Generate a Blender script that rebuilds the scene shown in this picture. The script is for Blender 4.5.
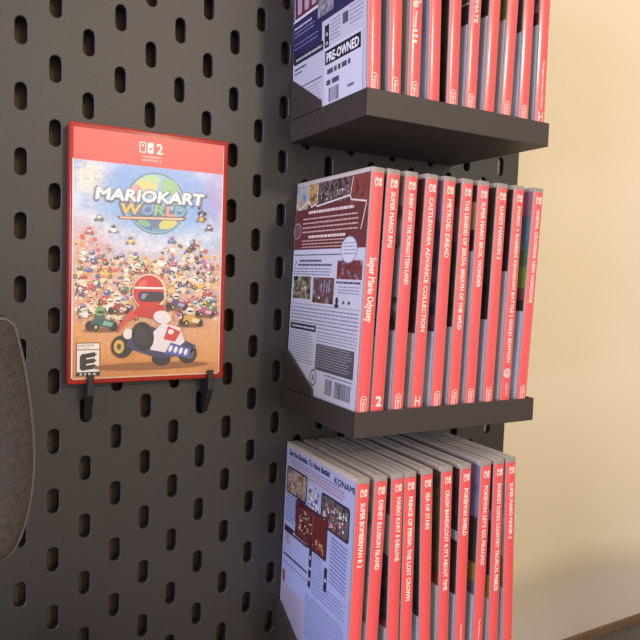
import bpy, bmesh, math, random
from mathutils import Vector, Matrix, noise

# ------------------------------------------------------------------ set-up
for o in list(bpy.data.objects):
    bpy.data.objects.remove(o)
SC = bpy.context.scene
COL = SC.collection
Z0 = 1285.0          # height (mm) of the survey origin above the floor


def W(x, y, z):
    """survey millimetres -> world metres"""
    return Vector((x / 1000, y / 1000, (z + Z0) / 1000))


def lin(h):
    h = h.lstrip('#')
    o = []
    for i in (0, 2, 4):
        v = int(h[i:i + 2], 16) / 255
        o.append(v / 12.92 if v <= 0.04045 else ((v + 0.055) / 1.055) ** 2.4)
    return tuple(o)


# ------------------------------------------------------------------ camera
cd = bpy.data.cameras.new('camera')
cam = bpy.data.objects.new('camera', cd)
COL.objects.link(cam)
Rr = (0.87750131, -0.47839933, 0.03354875)
Rd = (-0.00338937, -0.07614004, -0.99709137)
Rf = (0.47956225, 0.87483528, -0.06843446)
m = Matrix(((Rr[0], -Rd[0], -Rf[0]), (Rr[1], -Rd[1], -Rf[1]), (Rr[2], -Rd[2], -Rf[2])))
cam.matrix_world = Matrix.Translation(W(-51.144, -452.284, -144.857)) @ m.to_4x4()
cd.sensor_width = 36.0
cd.lens = 649.893 * 36 / 640
cd.clip_start = 0.01
SC.camera = cam

# ------------------------------------------------------------------ world + light
SC.view_settings.view_transform = 'Standard'
SC.view_settings.look = 'None'
SC.view_settings.gamma = 1.0
SC.view_settings.use_curve_mapping = False
SC.view_settings.exposure = 0.0
wd = bpy.data.worlds.new('world')
SC.world = wd
wd.use_nodes = True
bg = wd.node_tree.nodes['Background']
bg.inputs[0].default_value = (0.88, 0.77, 0.68, 1)
bg.inputs[1].default_value = 0.82


def area(name, loc, target, size, power, col, shape='DISK'):
    d = bpy.data.lights.new(name, 'AREA')
    d.shape = shape
    d.size = size
    d.energy = power
    d.color = col
    o = bpy.data.objects.new(name, d)
    COL.objects.link(o)
    o.location = loc
    o.rotation_euler = (target - loc).to_track_quat('-Z', 'Y').to_euler()
    return o


area('room_lamp', W(610, -2000, 640), W(200, 0, -150), 0.16, 12.5, (1.0, 0.81, 0.60))
area('broad_gloss_light', W(520, -2400, 520), W(60, 0, -100), 1.6, 15, (1.0, 0.86, 0.74), 'SQUARE')  # broad warm light added for gloss on the board and displayed case
area('window_daylight', W(-1900, -900, -50), W(170, -60, -200), 0.9, 40, (0.64, 0.66, 1.0), 'SQUARE')


# ------------------------------------------------------------------ materials
def mat(name, col, rough=0.5, spec=0.5, bump=None, mottle=None, coat=0.0, trans=0.0, metal=0.0, attr=False):
    mt = bpy.data.materials.new(name)
    mt.use_nodes = True
    nt = mt.node_tree
    b = nt.nodes['Principled BSDF']
    b.inputs['Roughness'].default_value = rough
    b.inputs['Specular IOR Level'].default_value = spec
    b.inputs['Coat Weight'].default_value = coat
    b.inputs['Coat Roughness'].default_value = 0.16
    b.inputs['Transmission Weight'].default_value = trans
    b.inputs['Metallic'].default_value = metal
    if attr:
        a = nt.nodes.new('ShaderNodeAttribute')
        a.attribute_name = 'Col'
        nt.links.new(a.outputs['Color'], b.inputs['Base Color'])
    else:
        c = col if not isinstance(col, str) else lin(col)
        b.inputs['Base Color'].default_value = (*c, 1)
        mt.diffuse_color = (*c, 1)
    tc = nt.nodes.new('ShaderNodeTexCoord')
    if mottle:
        sc_, amt = mottle
        n = nt.nodes.new('ShaderNodeTexNoise')
        n.inputs['Scale'].default_value = sc_
        n.inputs['Detail'].default_value = 4
        nt.links.new(tc.outputs['Object'], n.inputs['Vector'])
        r = nt.nodes.new('ShaderNodeValToRGB')
        r.color_ramp.elements[0].position = 0.3
        r.color_ramp.elements[1].position = 0.7
        r.color_ramp.elements[0].color = (*[v * (1 - amt) for v in c], 1)
        r.color_ramp.elements[1].color = (*[min(1, v * (1 + amt)) for v in c], 1)
        nt.links.new(n.outputs['Fac'], r.inputs['Fac'])
        nt.links.new(r.outputs['Color'], b.inputs['Base Color'])
    if bump:
        sc_, st, dist = bump
        n = nt.nodes.new('ShaderNodeTexNoise')
        n.inputs['Scale'].default_value = sc_
        n.inputs['Detail'].default_value = 2
        nt.links.new(tc.outputs['Object'], n.inputs['Vector'])
        bp = nt.nodes.new('ShaderNodeBump')
        bp.inputs['Strength'].default_value = st
        bp.inputs['Distance'].default_value = dist
        nt.links.new(n.outputs['Fac'], bp.inputs['Height'])
        nt.links.new(bp.outputs['Normal'], b.inputs['Normal'])
    return mt


M_WALL = mat('painted_wall', '#e9dcc0', 0.85, 0.2, bump=(220, 0.12, 0.001), mottle=(3, 0.02))
M_FLOOR = mat('floor_carpet', '#8a7c6c', 0.95, 0.1, mottle=(60, 0.2))
M_BOARD = mat('black_powder_coat', '#272320', 0.52, 0.8, bump=(900, 0.25, 0.0004), mottle=(700, 0.10))
M_TRAY = mat('black_printed_plastic', '#3e3632', 0.5, 0.5, bump=(500, 0.12, 0.0003))
M_HOOK = mat('black_hook_plastic', '#242222', 0.45, 0.5, bump=(600, 0.1, 0.0003))
M_CLEAR = mat('translucent_case_plastic', '#cfc6be', 0.28, 0.5, trans=0.1, bump=(300, 0.05, 0.0002))
M_SPINE = mat('translucent_spine_plastic', '#a39a93', 0.28, 0.5, trans=0.1)
M_REDCASE = mat('translucent_red_case_plastic', '#b8382c', 0.22, 0.5, trans=0.15, bump=(300, 0.04, 0.0002))
M_PRINT = mat('printed_paper_under_film', '#ffffff', 0.42, 0.4, attr=True, coat=0.45)
M_FILM = mat('printed_cover_under_glossy_film', '#ffffff', 0.38, 0.5, attr=True, coat=0.9)
for _m, _r in ((M_PRINT, 0.12), (M_FILM, 0.42)):
    _m.node_tree.nodes['Principled BSDF'].inputs['Coat Roughness'].default_value = _r
M_STICK = mat('printed_paper', '#ffffff', 0.6, 0.3, attr=True)
M_FABRIC = mat('grey_woven_fabric', '#484341', 0.9, 0.2, bump=(900, 0.6, 0.0006), mottle=(500, 0.22))
M_PIPE = mat('grey_piping', '#645c57', 0.6, 0.4, mottle=(200, 0.1))
M_CHAIR = mat('black_chair_plastic', '#26231f', 0.5, 0.4, mottle=(60, 0.1))
M_DESK = mat('speckled_grey_top', '#6f6862', 0.8, 0.3, mottle=(420, 0.35), bump=(400, 0.3, 0.0005))
M_SLOT_SHADE = mat('slot_shade_dark', '#584b40', 0.9, 0.1, mottle=(30, 0.15))  # dark tone that imitates shade behind the slots
M_RAIL = mat('brown_edge', '#87694f', 0.6, 0.3, mottle=(40, 0.12))


# ------------------------------------------------------------------ helpers
def tag(o, label=None, cat=None, group=None, kind=None):
    if label: o['label'] = label
    if cat: o['category'] = cat
    if group: o['group'] = group
    if kind: o['kind'] = kind
    return o


def empty(name, loc, label, cat, group=None):
    o = bpy.data.objects.new(name, None)
    o.empty_display_size = 0.02
    COL.objects.link(o)
    o.location = loc
    return tag(o, label, cat, group)


def link(name, me, parent=None, loc=None):
    o = bpy.data.objects.new(name, me)
    COL.objects.link(o)
    if parent: o.parent = parent
    if loc is not None: o.location = loc
    return o


def mesh_from(bm, name, m, smooth=False):
    """bmesh in mm -> mesh in m"""
    for v in bm.verts:
        v.co *= 0.001
    bmesh.ops.recalc_face_normals(bm, faces=bm.faces)
    me = bpy.data.meshes.new(name)
    bm.to_mesh(me)
    bm.free()
    me.materials.append(m)
    if smooth:
        for p in me.polygons: p.use_smooth = True
    return me


def box(bm, x0, x1, y0, y1, z0, z1, bev=0.0, seg=2):
    r = bmesh.ops.create_cube(bm, size=1)
    vs = r['verts']
    for v in vs:
        v.co = Vector(((x0 + x1) / 2 + v.co.x * (x1 - x0), (y0 + y1) / 2 + v.co.y * (y1 - y0), (z0 + z1) / 2 + v.co.z * (z1 - z0)))
    if bev:
        es = list({e for v in vs for e in v.link_edges})
        bmesh.ops.bevel(bm, geom=es, offset=bev, segments=seg, affect='EDGES', profile=0.5)


def prism(bm, pts, axis, a0, a1, bev=0.0):
    """polygon pts extruded along axis ('x': pts are (y,z); 'y': pts are (x,z); 'z': pts are (x,y))"""
    def P(p, a):
        return {'x': (a, p[0], p[1]), 'y': (p[0], a, p[1]), 'z': (p[0], p[1], a)}[axis]
    A = [bm.verts.new(P(p, a0)) for p in pts]
    B = [bm.verts.new(P(p, a1)) for p in pts]
    fs = [bm.faces.new(A), bm.faces.new(B[::-1])]
    n = len(pts)
    for i in range(n):
        fs.append(bm.faces.new((A[i], B[i], B[(i + 1) % n], A[(i + 1) % n])))
    if bev:
        es = list({e for f in fs for e in f.edges})
        bmesh.ops.bevel(bm, geom=es, offset=bev, segments=2, affect='EDGES', profile=0.5)


def tube(bm, pts, r, n=10, closed=False):
    pts = [Vector(p) for p in pts]
    rings = []
    N = len(pts)
    up0 = Vector((0, 1, 0))
    for i, p in enumerate(pts):
        a = pts[(i - 1) % N] if (closed or i > 0) else p
        b = pts[(i + 1) % N] if (closed or i < N - 1) else p
        t = (b - a).normalized()
        u = t.cross(up0)
        if u.length < 1e-4: u = t.cross(Vector((1, 0, 0)))
        u.normalize()
        w = t.cross(u).normalized()
        rings.append([bm.verts.new(p + r * (math.cos(2 * math.pi * k / n) * u + math.sin(2 * math.pi * k / n) * w)) for k in range(n)])
    for i in range(N if closed else N - 1):
        A, B = rings[i], rings[(i + 1) % N]
        for k in range(n):
            bm.faces.new((A[k], A[(k + 1) % n], B[(k + 1) % n], B[k]))
    if not closed:
        bm.faces.new(rings[0][::-1])
        bm.faces.new(rings[-1])


# ------------------------------------------------------------------ printing: flat ink shapes on a sheet
_fonts = {}


def text_mesh(s, bold=0.0):
    key = (s, bold)
    if key in _fonts: return _fonts[key]
    cu = bpy.data.curves.new('t', 'FONT')
    cu.body = s
    cu.size = 1.0
    cu.resolution_u = 2
    cu.offset = bold
    ob = bpy.data.objects.new('t', cu)
    me = bpy.data.meshes.new_from_object(ob)
    vs = [(v.co.x, v.co.y) for v in me.vertices]
    fs = [tuple(p.vertices) for p in me.polygons]
    bpy.data.objects.remove(ob)
    bpy.data.meshes.remove(me)
    bpy.data.curves.remove(cu)
    x0 = min(v[0] for v in vs); x1 = max(v[0] for v in vs)
    y0 = min(v[1] for v in vs); y1 = max(v[1] for v in vs)
    _fonts[key] = (vs, fs, x0, x1, y0, y1)
    return _fonts[key]


class Sheet:
    """coloured shapes in (u, v) millimetres, stacked in thin layers"""
    def __init__(s, step=0.035):
        s.v = []; s.f = []; s.c = []; s.step = step; s.layer = 0
        s.rnd = random.Random(7)

    def raw(s, pts, col, layer=None):
        """pts polygon, col hex or linear tuple"""
        L = (s.layer if layer is None else layer)
        c = lin(col) if isinstance(col, str) else col
        b = len(s.v)
        s.v += [(p[0], p[1], L * s.step) for p in pts]
        s.f.append(tuple(range(b, b + len(pts))))
        s.c.append([c] * len(pts))

    def rect(s, u0, v0, u1, v1, col, layer=None):
        s.raw([(u0, v0), (u1, v0), (u1, v1), (u0, v1)], col, layer)

    def rrect(s, u0, v0, u1, v1, r, col, layer=None, n=4):
        pts = []
        for cx, cy, a in ((u1 - r, v0 + r, -90), (u1 - r, v1 - r, 0), (u0 + r, v1 - r, 90), (u0 + r, v0 + r, 180)):
            for k in range(n + 1):
                t = math.radians(a + 90 * k / n)
                pts.append((cx + r * math.cos(t), cy + r * math.sin(t)))
        s.raw(pts, col, layer)

    def ell(s, u, v, a, b, col, layer=None, n=20, rot=0, t0=0, t1=360):
        ca, sa = math.cos(math.radians(rot)), math.sin(math.radians(rot))
        pts = []
        full = (t1 - t0) >= 360
        for k in range(n if full else n + 1):
            t = math.radians(t0 + (t1 - t0) * k / n)
            x, y = a * math.cos(t), b * math.sin(t)
            pts.append((u + x * ca - y * sa, v + x * sa + y * ca))
        s.raw(pts, col, layer)

    def ring(s, u, v, r, w, col, layer=None, n=24, t0=0, t1=360):
        for k in range(n):
            a0 = math.radians(t0 + (t1 - t0) * k / n); a1 = math.radians(t0 + (t1 - t0) * (k + 1) / n)
            s.raw([(u + q * math.cos(a), v + q * math.sin(a)) for q, a in ((r - w, a0), (r, a0), (r, a1), (r - w, a1))], col, layer)

    def line(s, p, q, w, col, layer=None):
        d = Vector((q[0] - p[0], q[1] - p[1])); d.normalize()
        n = Vector((-d.y, d.x)) * w / 2
        s.raw([(p[0] - n.x, p[1] - n.y), (q[0] - n.x, q[1] - n.y), (q[0] + n.x, q[1] + n.y), (p[0] + n.x, p[1] + n.y)], col, layer)

    def poly_outline(s, pts, w, col, layer=None):
        for a, b in zip(pts, pts[1:]): s.line(a, b, w, col, layer)

    def text(s, t, u, v, h, col, layer=None, length=None, align='c', rot=0, bold=0.015, shear=0):
        """cap height h; u,v = centre (or start for 'l'); rot degrees; length squeezes to fit"""
        L = (s.layer if layer is None else layer)
        vs, fs, x0, x1, y0, y1 = text_mesh(t, 0.0)
        k = h / 0.729
        kx = k if length is None else length / (x1 - x0)
        ca, sa = math.cos(math.radians(rot)), math.sin(math.radians(rot))
        ox = x0 if align == 'l' else (x0 + x1) / 2
        c = lin(col) if isinstance(col, str) else col
        P = []
        for x, y in vs:
            Y = (y - 0.3645) * k
            X = (x - ox) * kx + Y * shear
            P.append((u + X * ca - Y * sa, v + X * sa + Y * ca))
        dx = bold * k
        copies = [(0, 0)] if bold <= 0 else [(-dx, 0), (dx, 0), (0, dx), (0, -dx)]     # thickened strokes
        for q, f, (ox_, oy_) in ((q, f, o) for q, o in enumerate(copies) for f in fs):     # a hair's step keeps the overlapping strokes apart
            b = len(s.v)
            s.v += [(P[i][0] + ox_, P[i][1] + oy_, L * s.step + 0.007 * q) for i in f]
            s.f.append(tuple(range(b, b + len(f))))
            s.c.append([c] * len(f))

    def grid(s, u0, v0, u1, v1, nu, nv, fn, layer=None):
        L = (s.layer if layer is None else layer)
        b = len(s.v)
        cols = []
        for j in range(nv + 1):
            for i in range(nu + 1):
                u = u0 + (u1 - u0) * i / nu; v = v0 + (v1 - v0) * j / nv
                s.v.append((u, v, L * s.step))
                cols.append(fn(u, v))
        for j in range(nv):
            for i in range(nu):
                q = [j * (nu + 1) + i, j * (nu + 1) + i + 1, (j + 1) * (nu + 1) + i + 1, (j + 1) * (nu + 1) + i]
                s.f.append(tuple(b + k for k in q))
                s.c.append([cols[k] for k in q])

    def greek(s, u0, u1, v, h, col, layer=None):
        """a line of small print too small to read: word-long dashes"""
        u = u0
        while u < u1 - 1:
            w = s.rnd.uniform(2.0, 6.0)
            e = min(u + w, u1)
            s.rect(u, v - h / 2, e, v + h / 2, col, layer)
            u = e + 0.7

    def para(s, u0, u1, v0, v1, pitch, h, col, layer=None):
        v = v1
        while v >= v0:
            s.greek(u0, u1 - s.rnd.uniform(0, (u1 - u0) * 0.12), v, h, col, layer)
            v -= pitch

    def photo(s, u0, v0, u1, v1, cols, seed, layer=None, scale=0.25, cell=1.2):
        cs = [lin(c) for c in cols]
        nu = max(2, int((u1 - u0) / cell)); nv = max(2, int((v1 - v0) / cell))
        def fn(u, v):
            t = 0.5 + 0.9 * noise.noise(Vector((u * scale, v * scale, seed * 3.7))) + 0.35 * noise.noise(Vector((u * scale * 3, v * scale * 3, seed)))
            t = max(0, min(0.999, t)) * (len(cs) - 1)
            i = int(t); f = t - i
            return tuple(cs[i][k] * (1 - f) + cs[i + 1][k] * f for k in range(3))
        s.grid(u0, v0, u1, v1, nu, nv, fn, layer)

    def confetti(s, u0, v0, u1, v1, cols, n, r0, r1, seed, layer=None):
        R = random.Random(seed)
        for _ in range(n):
            a = R.uniform(r0, r1)
            s.ell(R.uniform(u0 + a, u1 - a), R.uniform(v0 + a, v1 - a), a, a * R.uniform(0.5, 1), R.choice(cols), layer, 8, R.uniform(0, 180))

    def barcode(s, u0, v0, u1, v1, col, layer=None):
        u = u0
        while u < u1:
            w = s.rnd.uniform(0.35, 1.0)
            s.rect(u, v0, min(u + w, u1), v1, col, layer)
            u += w + s.rnd.uniform(0.3, 0.8)

    def mesh(s, name, fmap, m, smooth=False):
        me = bpy.data.meshes.new(name)
        me.from_pydata([Vector(fmap(*p)) * 0.001 for p in s.v], [], s.f)
        at = me.color_attributes.new('Col', 'FLOAT_COLOR', 'CORNER')
        flat = []
        for cc in s.c:
            for c in cc: flat += [c[0], c[1], c[2], 1.0]
        at.data.foreach_set('color', flat)
        me.materials.append(m)
        if smooth:
            for p in me.polygons: p.use_smooth = True
        me.update()
        return me


# ================================================================== STRUCTURE
WALL_Y = 22.0
bm = bmesh.new(); box(bm, -2400, 2600, WALL_Y, WALL_Y + 120, -Z0, 1215)
tag(link('wall_back', mesh_from(bm, 'wall_back', M_WALL), None, W(0, 0, 0)), kind='structure')
bm = bmesh.new(); box(bm, -2400, 2600, -3000, WALL_Y + 120, -Z0 - 60, -Z0)
tag(link('floor', mesh_from(bm, 'floor', M_FLOOR), None, W(0, 0, 0)), kind='structure')


# ------------------------------------------------------------------ pegboard
def slot_outline(cx, cz, hw, hh, n=6):
    pts = []
    for k in range(n + 1):
        t = math.pi * k / n
        pts.append((cx + hw * math.cos(t), cz + (hh - hw) + hw * math.sin(t)))
    for k in range(n + 1):
        t = math.pi + math.pi * k / n
        pts.append((cx + hw * math.cos(t), cz - (hh - hw) + hw * math.sin(t)))
    return pts


def pegboard():
    T = 5.2
    bm = bmesh.new()
    c0, c1 = -18, 19
    rtop, rbot = 5, -23          # half-pitch rows
    for c in range(c0, c1 + 1):
        xa, xb = 20 * c - 10, 20 * c + 10
        r = rtop if (c + rtop) % 2 else rtop - 1
        top = 20 * (rtop + 1); zz = 20 * r + 20
        spans = []
        if zz < top: spans.append((zz, top))
        while 20 * r - 20 >= 20 * (rbot - 1):
            cx, cz = 20 * c, 20 * r
            o_in = slot_outline(cx, cz, 3.5, 8.4)
            o_rim = slot_outline(cx, cz, 3.95, 8.85)
            rect = []
            n = len(o_in)
            for (x, z) in o_in:
                dx, dz = x - cx, z - cz
                k = min(10 / abs(dx) if abs(dx) > 1e-6 else 1e9, 20 / abs(dz) if abs(dz) > 1e-6 else 1e9)
                rect.append([cx + dx * k, cz + dz * k])
            # pull the four nearest points onto the cell's corners
            for (qx, qz) in ((xa, cz - 20), (xb, cz - 20), (xa, cz + 20), (xb, cz + 20)):
                i = min(range(n), key=lambda i: (rect[i][0] - qx) ** 2 + (rect[i][1] - qz) ** 2)
                rect[i] = [qx, qz]
            rings = [[bm.verts.new((p[0], y, p[1])) for p in pts] for pts, y in
                     ((rect, 0), (o_rim, 0), (o_in, 0.4), (o_in, T), (rect, T))]
            for A, B in zip(rings, rings[1:]):
                for i in range(n):
                    j = (i + 1) % n
                    bm.faces.new((A[i], A[j], B[j], B[i]))
            zz = 20 * r - 20
            r -= 2
        if zz > 20 * (rbot - 1): spans.append((20 * (rbot - 1), zz))
        for za, zb in spans:
            for y in (0, T):
                bm.faces.new([bm.verts.new((x, y, z)) for x, z in ((xa, za), (xb, za), (xb, zb), (xa, zb))])
    X0, X1, ZA, ZB = 20 * c0 - 10, 20 * c1 + 10, 20 * (rbot - 1), 20 * (rtop + 1)
    m_ = 12.0
    # plain margin with rounded corners
    def quad(x0, x1, z0, z1):
        for y in (0, T):
            bm.faces.new([bm.verts.new((x, y, z)) for x, z in ((x0, z0), (x1, z0), (x1, z1), (x0, z1))])
    quad(X0 - m_, X0, ZA, ZB); quad(X1, X1 + m_, ZA, ZB); quad(X0, X1, ZB, ZB + m_); quad(X0, X1, ZA - m_, ZA)
    edge = []
    for cx, cz, a in ((X1, ZA, -90), (X1, ZB, 0), (X0, ZB, 90), (X0, ZA, 180)):
        arc = [(cx + m_ * math.cos(math.radians(a + 15 * k)), cz + m_ * math.sin(math.radians(a + 15 * k))) for k in range(7)]
        for y in (0, T):
            ctr = bm.verts.new((cx, y, cz)); vv = [bm.verts.new((x, y, z)) for x, z in arc]
            for p, q in zip(vv, vv[1:]): bm.faces.new((ctr, p, q))
        edge += arc
    A = [bm.verts.new((x, 0, z)) for x, z in edge]; B = [bm.verts.new((x, T, z)) for x, z in edge]
    for i in range(len(edge)):
        j = (i + 1) % len(edge)
        bm.faces.new((A[i], B[i], B[j], A[j]))
    bmesh.ops.remove_doubles(bm, verts=bm.verts, dist=0.01)
    root = empty('pegboard', W(20, 0, -180), 'large black slotted pegboard mounted on the cream wall', 'pegboard')
    link('board_panel', mesh_from(bm, 'board_panel', M_BOARD), root, -Vector((20, 0, -180)) * 0.001)
    bm = bmesh.new(); box(bm, -384, 366, 12.5, 14, -480, 120, 0.3, 1)  # added sheet, makes the slots look as dark as deep shade
    tag(link('slot_shade_sheet', mesh_from(bm, 'slot_shade_sheet', M_SLOT_SHADE), root, -Vector((20, 0, -180)) * 0.001), 'added dark sheet standing in for shade in the slots')
    for sx, sz in ((-350, 90), (370, 90), (-350, -450), (370, -450)):
        bm = bmesh.new(); prism(bm, [(9 * math.cos(k * math.pi / 8), 9 * math.sin(k * math.pi / 8)) for k in range(16)], 'y', T, WALL_Y, 0.5)
        link('spacer', mesh_from(bm, 'spacer', M_HOOK), root, Vector((sx - 20, 0, sz + 180)) * 0.001)


pegboard()

# ------------------------------------------------------------------ game cases: shared shells
CT, CD, CH = 10.0, 104.0, 170.0       # thickness, depth, height (mm); local origin at base centre, spine faces -y


def shell(x0, x1, y0, y1, bev):
    bm = bmesh.new(); box(bm, x0, x1, y0, y1, 0, CH, bev, 3)
    return bm


def shell_half(s):
    """one half of the hinged box: a tray with a moulded rim along its top"""
    bm = bmesh.new()
    x0, x1 = (-5.0, -0.18) if s < 0 else (0.18, 5.0)
    box(bm, x0, x1, -50.4, 52, 0, CH, 0.9, 3)
    xm = -3.1 if s < 0 else 3.1
    for y0, y1 in ((-44, -12), (12, 46)):
        box(bm, xm - 0.35, xm + 0.35, y0, y1, CH - 0.2, CH + 0.35, 0.15, 1)
    return mesh_from(bm, 'half_shell', M_CLEAR, True)


ME_BACK = shell_half(-1)
ME_FRONT = shell_half(1)
ME_SPINE = mesh_from(shell(-5.0, 5.0, -52, -50.7, 0.6), 'spine_shell', M_SPINE, True)
for me in (ME_BACK, ME_FRONT, ME_SPINE):
    me.set_sharp_from_angle(angle=math.radians(40))

BULGE = 0.9


def map_spine(u, v, w):            # u 0..8.8 across, v up
    t = (u - 4.4) / 4.4
    return (u - 4.4, -52.06 - w - BULGE * (1 - t * t), v)


def map_back(u, v, w):             # u 0 at the board .. 104 at the spine
    return (-5.05 - w, 52 - u, v)


def map_front(u, v, w):            # u 0 at the spine .. 104
    return (5.05 + w, -52 + u, v)


RED = '#ee5a5c'
CREAM = '#fdeee0'


def switch_logo(s, u, v, k=1.0, col=CREAM, bgc=RED, layer=2):
    a = 2.7 * k
    s.rrect(u - a, v - a, u - 0.25 * k, v + a, 1.2 * k, col, layer)
    s.rrect(u - a + 0.55 * k, v - a + 0.55 * k, u - 0.8 * k, v + a - 0.55 * k, 0.75 * k, bgc, layer + 1)
    s.ell(u - 1.5 * k, v + 1.15 * k, 0.55 * k, 0.55 * k, col, layer + 2, 10)
    s.rrect(u + 0.25 * k, v - a, u + a, v + a, 1.2 * k, col, layer)
    s.ell(u + 1.5 * k, v - 0.3 * k, 0.6 * k, 0.6 * k, bgc, layer + 1, 10)


def maker_pill(s, v0=4.5, v1=24.5):
    c = CREAM
    s.rrect(2.0, v0, 6.6, v1, 2.2, c, 2, 5)
    s.rrect(2.5, v0 + 0.5, 6.1, v1 - 0.5, 1.75, RED, 3, 5)
    s.text('Nintendo', 4.3, (v0 + v1) / 2, 2.1, c, 4, length=v1 - v0 - 4.2, rot=-90, bold=0.03)


def spine_sheet(title=None, va=0, vb=0, h=3.0, mark='pill', bold=0.03, extra=None, ushift=0.0):
    s = Sheet(0.08)
    c = lin(RED)
    s.grid(0, 1.8, 8.8, 166.6, 8, 1, lambda u, v: c, 0)
    nbase = len(s.f)
    switch_logo(s, 4.6, 160.6, 0.98)
    if title:
        s.text(title, 4.55 + ushift, (va + vb) / 2, h, CREAM, 2, length=abs(va - vb), rot=-90, bold=bold)
    if mark == 'pill': maker_pill(s)
    elif mark == 'two':
        s.text('2', 4.5, 20.5, 6.5, CREAM, 2, bold=0.05)
    elif mark == 'bar':
        s.line((2.6, 15), (2.6, 22), 0.8, CREAM, 2); s.line((5.8, 15), (5.8, 22), 0.8, CREAM, 2); s.line((2.6, 18.5), (5.8, 18.5), 0.8, CREAM, 2)
    elif mark == 'swirl':
        s.ring(4.4, 34, 3.3, 0.7, CREAM, 2); s.ring(4.6, 33.8, 2.1, 0.6, CREAM, 2); s.ell(4.6, 33.6, 0.7, 0.7, CREAM, 2)
        s.text('UBISOFT', 4.4, 22, 1.7, CREAM, 2, length=9.5, rot=-90)
    elif mark == 'small':
        s.text('The Pok\u00e9mon Company', 4.6, 38, 1.7, CREAM, 2, length=28, rot=-90, bold=0.02)
    if extra: extra(s)
    me = s.mesh('spine_insert', map_spine, M_PRINT)
    for i in range(nbase): me.polygons[i].use_smooth = True
    return me


LAV = '#dcd8e2'


def plain_back(art, v_split, seed, bands=(), paper=LAV):
    """back of a case of which only a strip beside the spine shows"""
    s = Sheet()
    s.rect(1.2, 1.8, 103.0, 166.8, paper, 0)
    if v_split < 166:
        s.photo(1.2, v_split, 103.0, 166.8, art, seed, 1, 0.09, 2.0)
    for (a, b, c) in bands: s.rect(1.2, a, 103.0, b, c, 2)
    s.rnd.seed(seed)
    top = min(v_split, 150)
    s.para(6, 96, 34, top - 5, 3.4, 0.9, '#8f8a98', 2)
    s.barcode(60, 8, 92, 17, '#4b4650', 2)
    s.rect(10, 8, 22, 28, '#6d6878', 2)
    return s.mesh('back_cover_insert', map_back, M_PRINT)


def plain_front(cols, seed):
    s = Sheet()
    s.photo(1.2, 1.8, 103.0, 166.8, cols, seed, 0, 0.06, 2.4)
    s.rect(1.2, 150, 26, 166.8, RED, 1)
    switch_logo(s, 13.5, 158.4, 2.2)
    return s.mesh('front_cover_insert', map_front, M_PRINT)


FRONTS = [plain_front(c, i) for i, c in enumerate((
    ['#27314e', '#5e6b9a', '#c8a070'], ['#3a2420', '#a0503c', '#e0b070'], ['#203a2c', '#5d8a54', '#d8d080'],
    ['#2a2030', '#704a78', '#d09ac0'], ['#2a4a70', '#78a8d0', '#f0e8d0']))]


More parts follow.
